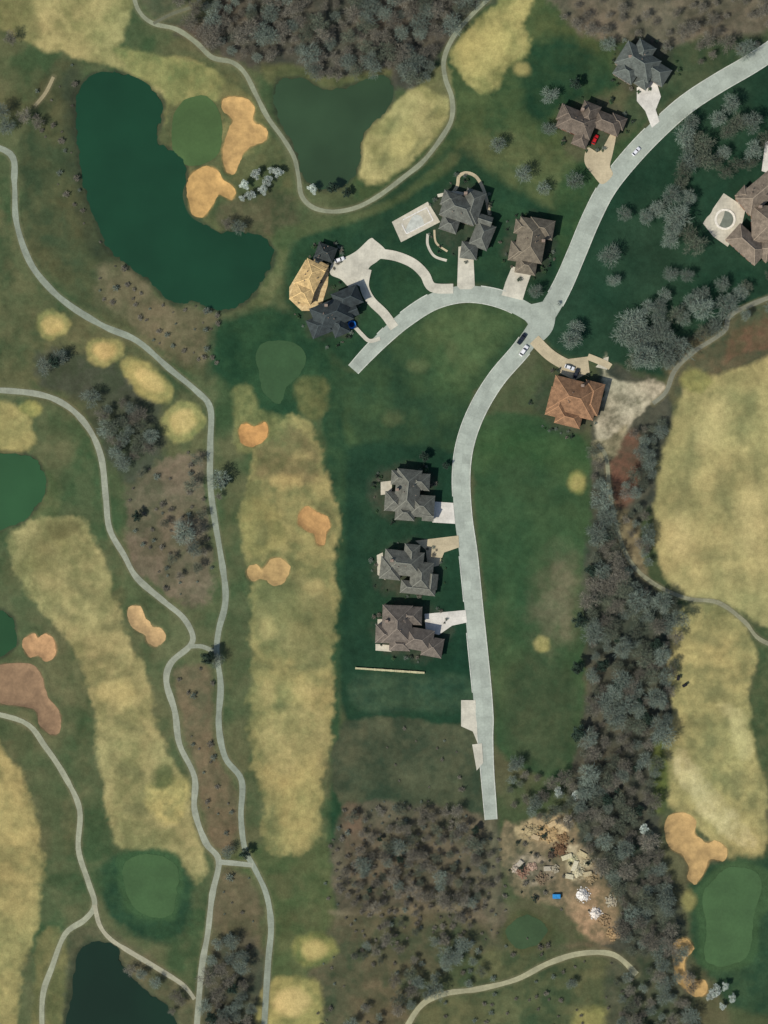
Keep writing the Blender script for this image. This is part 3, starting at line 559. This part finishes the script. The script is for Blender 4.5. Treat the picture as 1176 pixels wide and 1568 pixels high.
# ---------------------------------------------------------------- vehicles
tire=nm('tire',(24,24,24),None,4)
def car(name,cx,cy,ang,col,Lc=4.7,Wc=1.85,Hc=1.45,kind='car',zoff=.2):
    X0,Y0=W(cx,cy); e=empty(name,(X0,Y0,h1(X0,Y0)+zoff),math.radians(ang)); pm=nm('paint_'+str(col),col,tuple(v*.97 for v in col),.5,rough=.3,spec=.5)
    secs=[(-.5,.78,.45,.62),(-.47,.9,.32,.85),(-.3,1,.28,.92),(0,1,.28,.93),(.28,1,.28,.9),(.42,.95,.3,.8),(.49,.8,.4,.62)]
    V=[];Fs=[]
    for s,wf,zb,zt in secs:
        hw=Wc/2*wf
        for yy,zz in ((-hw*.95,zb),(-hw,(zb+zt)/2),(-hw*.92,zt),(hw*.92,zt),(hw,(zb+zt)/2),(hw*.95,zb)): V.append((s*Lc,yy,zz))
    for a in range(len(secs)-1):
        for c in range(6): Fs.append((a*6+c,a*6+(c+1)%6,(a+1)*6+(c+1)%6,(a+1)*6+c))
    Fs.append(tuple(range(6))[::-1]); Fs.append(tuple((len(secs)-1)*6+q for q in range(6)))
    mkobj('body',V,Fs,pm,e)
    x0,x1,x2,x3=(-.42,-.3,.06,.2) if kind=='car' else (-.05,-.02,.16,.26)
    V=[(x0*Lc,-.82*Wc/2,.9),(x3*Lc,-.82*Wc/2,.9),(x3*Lc,.82*Wc/2,.9),(x0*Lc,.82*Wc/2,.9),(x1*Lc,-.66*Wc/2,Hc),(x2*Lc,-.66*Wc/2,Hc),(x2*Lc,.66*Wc/2,Hc),(x1*Lc,.66*Wc/2,Hc)]
    mkobj('cabin_glass',V,[(0,1,5,4),(1,2,6,5),(2,3,7,6),(3,0,4,7),(4,5,6,7)],glass,e)
    V=[];Fs=[];box(V,Fs,((x1+x2)/2*Lc,0,Hc+.03),((x2-x1)*Lc*1.0,.68*Wc,.06)); mkobj('roof_panel',V,Fs,pm,e)
    if kind=='truck':
        V=[];Fs=[];box(V,Fs,(-.28*Lc,0,.96),(.36*Lc,Wc*.78,.05)); mkobj('bed',V,Fs,glass,e)
    V=[];Fs=[]
    for sx in (-.3,.3):
        for sy in (-1,1):
            n=len(V)
            for dy in (-.11,.11):
                for i in range(14): V.append((sx*Lc+.33*math.cos(i*math.tau/14),sy*(Wc/2-.12)+dy,.33+.33*math.sin(i*math.tau/14)))
            for i in range(14): Fs.append((n+i,n+(i+1)%14,n+14+(i+1)%14,n+14+i))
            Fs.append(tuple(n+i for i in range(14))); Fs.append(tuple(n+14+i for i in range(14))[::-1])
    mkobj('wheels',V,Fs,tire,e)
car('parked_car',974,232,48,(225,225,222)); car('parked_car',911,214,65,(190,20,20),zoff=.3); car('pickup_truck',799,519,55,(28,34,44),5.8,2.1,1.8,'truck'); car('delivery_van',802,537,55,(230,228,220),5.6,2.1,2.1,zoff=.2)
car('parked_car',872,563,-20,(220,220,214),zoff=.35); car('parked_car',882,572,70,(40,42,46),zoff=.35)
car('parked_car',520,398,20,(230,228,220),zoff=.4)
def golf_cart(cx,cy,ang):
    X0,Y0=W(cx,cy); e=empty('golf_cart',(X0,Y0,h1(X0,Y0)),math.radians(ang)); V=[];Fs=[]
    box(V,Fs,(0,0,.45),(2.3,1.1,.3)); box(V,Fs,(.85,0,.75),(.5,1.0,.35),0,.8); box(V,Fs,(-.35,0,.8),(.6,1.0,.4)); mkobj('body',V,Fs,nm('cart_body',(40,44,46),None,1),e)
    V=[];Fs=[];box(V,Fs,(0,0,1.9),(1.7,1.15,.08)); mkobj('canopy',V,Fs,nm('cart_top',(36,36,38),None,1),e)
    V=[];Fs=[]
    for a in(-.8,.8):
        for b_ in(-.5,.5): box(V,Fs,(a,b_,1.25),(.05,.05,1.25)); box(V,Fs,(a,b_*1.02,.22),(.42,.2,.42))
    mkobj('posts_and_wheels',V,Fs,tire,e)
golf_cart(1038,1038,80); golf_cart(1048,1049,30)
def pile(name,cx,cy,r,hh,col,n=60,cs=.6):
    X0,Y0=W(cx,cy); z0=h1(X0,Y0); V=[];Fs=[]; rr=random.Random(int(cx+cy*3)); R=r*S
    m=18; V.append((X0,Y0,z0+hh))
    for k,q in enumerate((.35,.7,1.0)):
        for i in range(m):
            a=i*math.tau/m; d=R*q*(1+rr.uniform(-.25,.25)); V.append((X0+d*math.cos(a),Y0+d*math.sin(a),z0+hh*(1-q)**1.0*(rr.uniform(.85,1.1))-(.1 if k==2 else 0)))
    for i in range(m):
        Fs.append((0,1+i,1+(i+1)%m))
        for k in range(2): Fs.append((1+k*m+i,1+(k+1)*m+i,1+(k+1)*m+(i+1)%m,1+k*m+(i+1)%m))
    for j in range(n):
        a=rr.uniform(0,math.tau); d=R*math.sqrt(rr.random())*1.25; s=cs*rr.uniform(.4,1.2)
        box(V,Fs,(X0+d*math.cos(a),Y0+d*math.sin(a),z0+max(0,hh*(1-d/R))+s*.15),(s,s*rr.uniform(.5,1),s*.6),rr.uniform(0,3),rr.uniform(.5,.9))
    mkobj(name,V,Fs,nm('pile_'+str(col),col,tuple(v*.75 for v in col),1.2))
for a in [(893,1370,10,1.8,(232,226,210)),(912,1398,9,1.8,(232,222,202)),(885,1335,10,1.5,(200,190,150)),(876,1315,7,1,(206,200,150)),(898,1322,6,1,(190,180,140)),(870,1255,6,1,(210,196,160))]: pile('gravel_pile',*a)
for a in [(858,1300,10,1,(120,90,60)),(800,1335,9,1,(150,116,90)),(830,1345,8,.8,(130,112,84)),(905,1345,8,1,(160,140,100)),(840,1275,14,1,(186,156,104)),(936,1380,8,1,(180,170,140)),(940,1430,9,1,(176,146,100)),(812,1272,10,.8,(178,160,114)),(790,1330,6,.7,(190,176,150)),(815,1328,6,.7,(186,156,128)),(845,1308,5,.7,(80,70,56)),(862,1283,7,.8,(150,120,80)),(925,1410,8,.8,(160,134,94)),(850,1330,5,.6,(170,160,130))]: pile('rubble_pile',*a,50,1.0)
# stacked lumber and block pallets on the building site
for cx,cy,ang,col,lx in [(868,1312,20,(214,204,160),4.8),(892,1308,-30,(206,190,140),4.2),(880,1326,70,(220,210,172),4.8),(900,1338,10,(196,180,136),3.6),(872,1342,-10,(210,200,160),3.6),(845,1262,30,(210,182,130),4.2),(820,1282,-20,(200,176,130),3.6),(796,1322,50,(196,186,160),3),(838,1330,0,(188,178,150),3)]:
    q=W(cx,cy); zq=h1(*q); V=[];Fs=[]; a0=math.radians(ang)
    for r_ in range(3):
        for c_ in range(6):
            o=(c_-2.5)*.36; jl=random.uniform(-.25,.25)
            box(V,Fs,(q[0]-math.sin(a0)*o+math.cos(a0)*jl,q[1]+math.cos(a0)*o+math.sin(a0)*jl,zq+.16+r_*.26),(lx,.31,.22),a0)
    mkobj('lumber_stack',V,Fs,nm('lumber_'+str(col),col,tuple(v*.85 for v in col),2))
V=[];Fs=[];q=W(852,1372);zq=h1(*q)
for a,b_,sx,sy in ((0,-.95,3.6,.1),(0,.95,3.6,.1),(-1.75,0,.1,1.8),(1.75,0,.1,1.8)): box(V,Fs,(q[0]+a,q[1]+b_,zq+.75),(sx,sy,1.5))
box(V,Fs,(q[0],q[1],zq+.2),(3.4,1.8,.2)); box(V,Fs,(q[0]-.85,q[1],zq+1.55),(1.7,2.0,.08)); box(V,Fs,(q[0]+.87,q[1],zq+1.56),(1.7,2.0,.08))
mkobj('dumpster',V,Fs,nm('blue_paint',(46,140,200),None,1))
q=W(532,494);zq=h1(*q); n=20
e=empty('trampoline',(q[0]+2,q[1]-1,zq+.1))
mkobj('mat',[(1.5*math.cos(i*math.tau/n),1.5*math.sin(i*math.tau/n),.9) for i in range(n)],[tuple(range(n))],nm('tramp_mat',(20,40,80),None,1),e)
V=[(r_*math.cos(i*math.tau/n),r_*math.sin(i*math.tau/n),.94) for r_ in (1.2,1.95) for i in range(n)]
mkobj('pad',V,[(i,(i+1)%n,n+(i+1)%n,n+i) for i in range(n)],nm('tramp_pad',(30,110,190),None,1),e)
V=[];Fs=[]
for i in range(6): box(V,Fs,(1.8*math.cos(i*math.tau/6),1.8*math.sin(i*math.tau/6),.45),(.06,.06,.95))
mkobj('legs',V,Fs,tire,e)
# ---------------------------------------------------------------- trees
def leafmat(name,c1,c2,k=.95,lo=.72,hi=1.25):
    m,nt,b=newmat(name); gi=nt.nodes.new('ShaderNodeObjectInfo'); tc=nt.nodes.new('ShaderNodeTexCoord').outputs['Object']
    mx=nt.nodes.new('ShaderNodeMix'); mx.data_type='RGBA'; nt.links.new(mrange(nt,noise(nt,.7,3,.6,tc),.35,.65,0,1),mx.inputs[0])
    mx.inputs[6].default_value=s2l(c1,k)+(1,); mx.inputs[7].default_value=s2l(c2,k)+(1,)
    nt.links.new(vscale(nt,mx.outputs[2],mrange(nt,gi.outputs['Random'],0,1,lo,hi)),b.inputs['Base Color']); b.inputs['Roughness'].default_value=.95; b.inputs['Specular IOR Level'].default_value=.1
    return m
bark=nm('bark',(114,108,92),None,2)
def tube(V,Fs,M,a,b_,r0,r1,mi,n=5):
    a=np.array(a,float);b_=np.array(b_,float);d=b_-a;d/=np.linalg.norm(d); u=np.cross(d,[.3,.2,1]) ; u/=np.linalg.norm(u); v=np.cross(d,u); k=len(V)
    for p,r in ((a,r0),(b_,r1)):
        for i in range(n):
            t=i*math.tau/n; V.append(tuple(p+r*(u*math.cos(t)+v*math.sin(t))))
    for i in range(n): Fs.append((k+i,k+(i+1)%n,k+n+(i+1)%n,k+n+i)); M.append(mi)
def tree(name,seed,R,Ht,nt_,tw,lm,lobes=11,flat=.7,leafy=False,spread=.30):
    r=np.random.default_rng(seed); V=[];Fs=[];M=[]
    tube(V,Fs,M,(0,0,-.3),(0,0,Ht*.45),.28,.2,0,7); tube(V,Fs,M,(0,0,Ht*.45),(.3,.2,Ht*.85),.2,.06,0,6)
    cs=[]
    for i in range(lobes):
        a=i*2.4+r.uniform(-.4,.4); d=R*math.sqrt((i+.6)/lobes)*.78*r.uniform(.65,1.18); zc=Ht*(.88-.33*(d/R)**1.5)+r.uniform(-.5,.5)
        c=(d*math.cos(a),d*math.sin(a),zc); cs.append(c); z0=Ht*r.uniform(.3,.55)
        mid=(c[0]*.5,c[1]*.5,z0+(c[2]-z0)*.6); tube(V,Fs,M,(0,0,z0),mid,.13,.09,0,4); tube(V,Fs,M,mid,c,.09,.04,0,4)
        for q in range(4):
            p=np.array(c)+r.normal(0,1,3)*R*.2; tube(V,Fs,M,mid if q%2 else c,p,.05,.02,0,3)
    for i in range(nt_):
        c=np.array(cs[r.integers(lobes)]); o=r.normal(0,1,3); o/=np.linalg.norm(o); rad=R*spread*r.random()**.5
        p=c+o*rad*np.array([1,1,flat]); 
        if leafy: d=r.normal(0,1,3); ln=tw[0]*r.uniform(.6,1.3)
        else: d=o*np.array([1,1,.6])+np.array([c[0],c[1],R*.2])/R*.8+r.normal(0,.6,3); ln=tw[0]*r.uniform(.5,1.4)
        d/=np.linalg.norm(d); s=np.cross(d,r.normal(0,1,3)+np.array([0,0,.8 if not leafy else 0])); s/=np.linalg.norm(s); k=len(V); wv=s*tw[1]*.5
        V+= [tuple(p-wv),tuple(p+wv),tuple(p+d*ln+wv*.3),tuple(p+d*ln-wv*.3)]; Fs.append((k,k+1,k+2,k+3)); M.append(1)
    me=bpy.data.meshes.new(name); me.from_pydata(V,[],Fs); me.materials.append(bark); me.materials.append(lm); me.polygons.foreach_set('material_index',M); me.update(); return me
tg=leafmat('twigs_gray',(126,138,120),(98,111,95)); tb=leafmat('twigs_brown',(128,122,104),(98,97,82)); td=leafmat('foliage_dark',(58,76,60),(42,58,46)); to=leafmat('twigs_olive',(104,110,88),(80,90,72)); tl=leafmat('foliage_green',(66,96,58),(50,78,48)); bl=leafmat('blossom',(222,228,212),(160,176,156))
GT=[tree('gray_tree',k,4.9,9,900,(1.25,.14),tg,13,spread=.38) for k in range(5)]
BT=[tree('brown_tree',20+k,4.1,8,620,(1.2,.13),tb,10,spread=.40) for k in range(4)]
OT=[tree('olive_tree',30+k,4.4,8.5,700,(1.15,.15),to,10,spread=.40) for k in range(3)]
DT=[tree('dark_tree',40+k,3.6,8,1200,(.6,.33),td,11,.9,True,.36) for k in range(3)]
BL=[tree('blossom_tree_m',50+k,3.6,6,1100,(.35,.28),bl,11,.8,True) for k in range(2)]
SH=[tree('shrub_m',60+k,1.2,1.5 if k<2 else 1.1,n_,(.3,.2) if k<2 else (.5,.12),m_,6,.8,k<2) for k,(m_,n_) in enumerate(((tl,260),(td,260),(tg,150),(tb,150)))]
def put(me,name,cx,cy,s,parent=None,sz=None):
    X0,Y0=W(cx,cy); o=bpy.data.objects.new(name,me); o.location=(X0,Y0,h1(X0,Y0)); o.rotation_euler=(random.uniform(-.08,.08),random.uniform(-.08,.08),random.uniform(0,6.28)); o.scale=(s,s*random.uniform(.8,1.2),(sz or s)*random.uniform(.8,1.1))
    bpy.context.collection.objects.link(o); 
    if parent:o.parent=parent
hard=[(np.array(cr([q[:2] for q in ROAD],False,3)),20),(np.array(cr([q[:2] for q in BR],False,3)),18)]+[(cr(p,False,3),wd/2+7) for p,wd,c in PATHS]+[(np.array([(1105,338),(1180,338)]),52)]
def scatter(name,poly,meshes,dist,smin,smax,keep=1.0,avoid=True,pn=0):
    Q=cr(ext(poly),True,3); A=[]; x0,x1,y0,y1=Q[:,0].min(),Q[:,0].max(),Q[:,1].min(),Q[:,1].max()
    n=int((x1-x0)*(y1-y0)/(dist*dist)*3.5); cx=rng.uniform(x0,x1,n); cy=rng.uniform(y0,y1,n); k=sdf(cx+12*(fbm(cx,cy,25,1,2)-.5),cy+12*(fbm(cx,cy,25,2,2)-.5),Q)<0
    if pn: k&=fbm(cx,cy,34,3,3)>pn
    if avoid:
        for l,d in hard: k&=pdist(cx,cy,l)>d
        for Pp,_,_ in PONDS: k&=sdf(cx,cy,cr(ext(Pp),True,2))>4
    par=empty(name)
    for a,b_ in zip(cx[k],cy[k]):
        dd=dist*random.choice((.65,.9,1.15))
        if any((a-p)**2+(b_-q)**2<dd*dd for p,q in A): continue
        A.append((a,b_))
        if random.random()<keep: put(random.choice(meshes),'tree',a,b_,smin+(smax-smin)*random.random()**1.2,par)
    return len(A)
cnt=0
cnt+=scatter('woodland',[(300,0),(730,0),(695,40),(672,90),(640,130),(600,105),(560,112),(500,125),(450,95),(400,98),(350,82),(310,55),(280,25)],BT+BT+BT+GT+OT,15,.45,1.1)
cnt+=scatter('woodland',[(830,0),(1176,0),(1176,55),(1120,80),(1060,100),(1020,80),(960,50),(900,50),(860,25)],BT,20,.4,.95,.8)
cnt+=scatter('woodland',[(905,690),(930,690),(928,760),(945,840),(990,900),(1040,930),(1035,1000),(1020,1100),(1002,1200),(1008,1300),(1025,1360),(1030,1440),(955,1450),(945,1370),(900,1300),(880,1240),(885,1180),(900,1100),(905,1000),(895,900),(908,800)],GT+BT+BT+OT+OT+DT[:2],15,.4,1.1,.96)
cnt+=scatter('woodland',[(965,660),(1010,640),(1005,700),(985,780),(1000,860),(970,840),(950,770),(975,700)],BT+GT+OT,15,.4,.8)
cnt+=scatter('woodland',[(960,1450),(1040,1440),(1060,1530),(1070,1568),(950,1568)],BT+GT+OT,16,.4,.9)
cnt+=scatter('woodland',[(560,1280),(640,1250),(720,1260),(745,1320),(730,1380),(640,1385),(560,1380)],BT+BT+OT+DT[:1]+GT[:2],17,.4,.9,.9)
cnt+=scatter('woodland',[(540,1250),(740,1250),(745,1420),(540,1400)],BT+OT+[SH[3]],21,.4,.75,.65)
cnt+=scatter('woodland',[(560,1440),(700,1430),(740,1480),(700,1530),(620,1550),(540,1568),(530,1500)],BT+GT+OT,19,.4,.9,.8,pn=.42)
cnt+=scatter('woodland',[(760,1150),(830,1185),(880,1190),(900,1260),(820,1250),(770,1230)],BT+GT+OT,15,.4,.9,.9)
cnt+=scatter('woodland',[(310,1450),(360,1440),(385,1500),(390,1568),(310,1568)],BT+GT+DT[:1],17,.5,1)
cnt+=scatter('woodland',[(130,595),(190,610),(235,660),(230,715),(195,735),(165,670)],BT+GT+OT,16,.5,1,.85)
cnt+=scatter('woodland',[(260,700),(310,710),(318,860),(280,900),(230,850),(260,780)],BT+OT,22,.4,.85,.6)
cnt+=scatter('woodland',[(190,1455),(280,1515),(300,1568),(270,1568),(230,1520),(195,1490)],BT+GT,18,.4,.8,.8)
cnt+=scatter('woodland',[(1040,560),(1110,500),(1176,445),(1176,400),(1130,440),(1080,490),(1010,560)],GT+OT,20,.5,1,.85)
for poly,d,kp in [([(1040,200),(1090,170),(1160,160),(1176,230),(1110,270),(1060,290),(1040,250)],24,.8),([(975,320),(1010,280),(1070,290),(1085,350),(1060,400),(1020,390),(985,360)],22,.85),([(915,380),(950,370),(1000,400),(1050,440),(1040,480),(980,470),(930,440)],28,.6),([(950,500),(1000,470),(1060,500),(1060,540),(1000,560),(950,545)],19,.95),([(1060,400),(1120,420),(1150,440),(1090,490),(1050,460)],24,.75),([(1110,90),(1176,60),(1176,150),(1110,150)],28,.5)]:
    cnt+=scatter('tree_grove',poly,GT+GT+OT,d,.7,1.3,kp)
one=[(335,735,1,0),(342,742,.8,2),(320,1003,1,2),(332,1010,.8,0),(210,790,.8,2),(285,815,1.1,0),(300,840,.8,0),(375,1305,.8,2),(350,1303,.6,0),(85,555,.9,2),(95,548,.8,0),(70,560,.8,0),(870,520,1.1,0),(880,505,.8,0),(820,448,.7,0),(888,950,1,2),(905,960,.9,0),(885,1020,1,2),(905,1035,.8,0),(885,1120,1,2),(900,1130,.9,0),(840,200,.8,0),(760,225,.8,0),(800,270,.9,0),(880,280,.9,0),(830,290,.7,0),(955,330,.8,0),(880,130,.8,2),(510,290,.8,2),(530,296,.7,2),(335,760,.5,1),(875,1505,.6,0),(840,150,.8,0),(930,70,.8,0),(940,1060,.9,0),(40,180,.8,1),(60,190,.7,1),(20,60,.8,1),(5,175,.9,0),(12,195,.8,0),(650,700,.7,2),(683,713,.6,2),(970,1560,.8,1),(350,345,.8,1),(365,350,.7,0)]
for a,b_,s,k in one: put(random.choice((GT,BT,DT)[k]),'bare_tree' if k<2 else 'evergreen_tree',a,b_,s)
for a,b_,s in [(375,285,.8),(392,268,.9),(410,278,.9),(425,265,.8),(385,300,.8),(404,292,.8),(416,262,.6),(372,305,.5),(478,290,.9),(1095,1515,.9),(1110,1508,.7),(1120,1528,.7),(1105,1540,.6),(1085,1525,.6),(853,1210,.8),(880,1218,.7),(985,1268,.7),(855,465,.4)]: put(random.choice(BL),'blossom_tree',a,b_,s)
par=empty('foundation_shrubs')
for hx,hy,rx,ry in [(620,755,48,48),(625,872,56,44),(630,965,58,46),(705,335,48,66),(808,375,40,52),(905,190,60,40),(985,100,54,44),(505,480,50,48),(870,615,56,50),(499,390,26,22)]:
    for j in range(22):
        a=random.uniform(0,math.tau); k=random.uniform(.85,1.1); put(random.choice(SH[:4]),'shrub',hx+rx*k*math.cos(a),hy+ry*k*math.sin(a),random.uniform(.4,1.1),par)
B4=[SH[2],SH[3],SH[3]]
for poly,d,kp,ms in [([(530,1240),(745,1250),(760,1440),(520,1420)],12,.7,B4),([(200,720),(310,700),(325,880),(260,910),(205,860)],14,.5,B4),([(770,1260),(870,1250),(950,1370),(950,1440),(860,1400),(780,1370)],12,.35,[SH[1],SH[3]]),([(60,100),(120,110),(120,250),(150,350),(230,450),(330,478),(330,510),(210,460),(120,360),(60,250)],15,.5,B4),([(150,420),(330,480),(330,560),(200,500)],14,.5,B4),([(530,1430),(950,1470),(940,1568),(520,1568)],16,.5,B4),([(275,1030),(325,1030),(330,1160),(355,1220),(355,1290),(310,1240),(280,1120)],13,.4,B4),([(335,1340),(385,1340),(400,1450),(325,1450)],14,.4,B4),([(560,1120),(720,1120),(735,1235),(540,1230)],22,.4,B4)]:
    scatter('brush',poly,ms,d,.4,1.5,kp,pn=.36)
print('trees',cnt)
# ---------------------------------------------------------------- light, sky, camera
sc=bpy.context.scene
el=math.radians(48); az=math.radians(38)
d=Vector((math.cos(el)*math.cos(az),math.cos(el)*math.sin(az),-math.sin(el)))
sl=bpy.data.lights.new('sun','SUN'); sl.energy=4.0; sl.angle=math.radians(.5); sl.color=(1,.965,.9)
so=bpy.data.objects.new('sun',sl); so.rotation_euler=d.to_track_quat('-Z','Y').to_euler(); so.location=(-100,-80,200); sc.collection.objects.link(so)
wd=bpy.data.worlds.new('World'); sc.world=wd; wd.use_nodes=True; n=wd.node_tree.nodes; sk=n.new('ShaderNodeTexSky'); sk.sky_type='NISHITA'; sk.sun_disc=False; sk.sun_elevation=el; sk.sun_rotation=math.atan2(-d.x,-d.y)%math.tau
wd.node_tree.links.new(sk.outputs[0],n['Background'].inputs[0]); n['Background'].inputs[1].default_value=.11
cam=bpy.data.cameras.new('camera'); co=bpy.data.objects.new('camera',cam); sc.collection.objects.link(co); sc.camera=co
co.location=(0,0,1200); co.rotation_euler=(0,0,0); cam.sensor_fit='VERTICAL'; cam.sensor_height=24; cam.lens=24/(2*(784*S)/1200); cam.clip_start=1; cam.clip_end=20000
sc.view_settings.view_transform='Standard'; sc.view_settings.look='None'; sc.view_settings.exposure=0
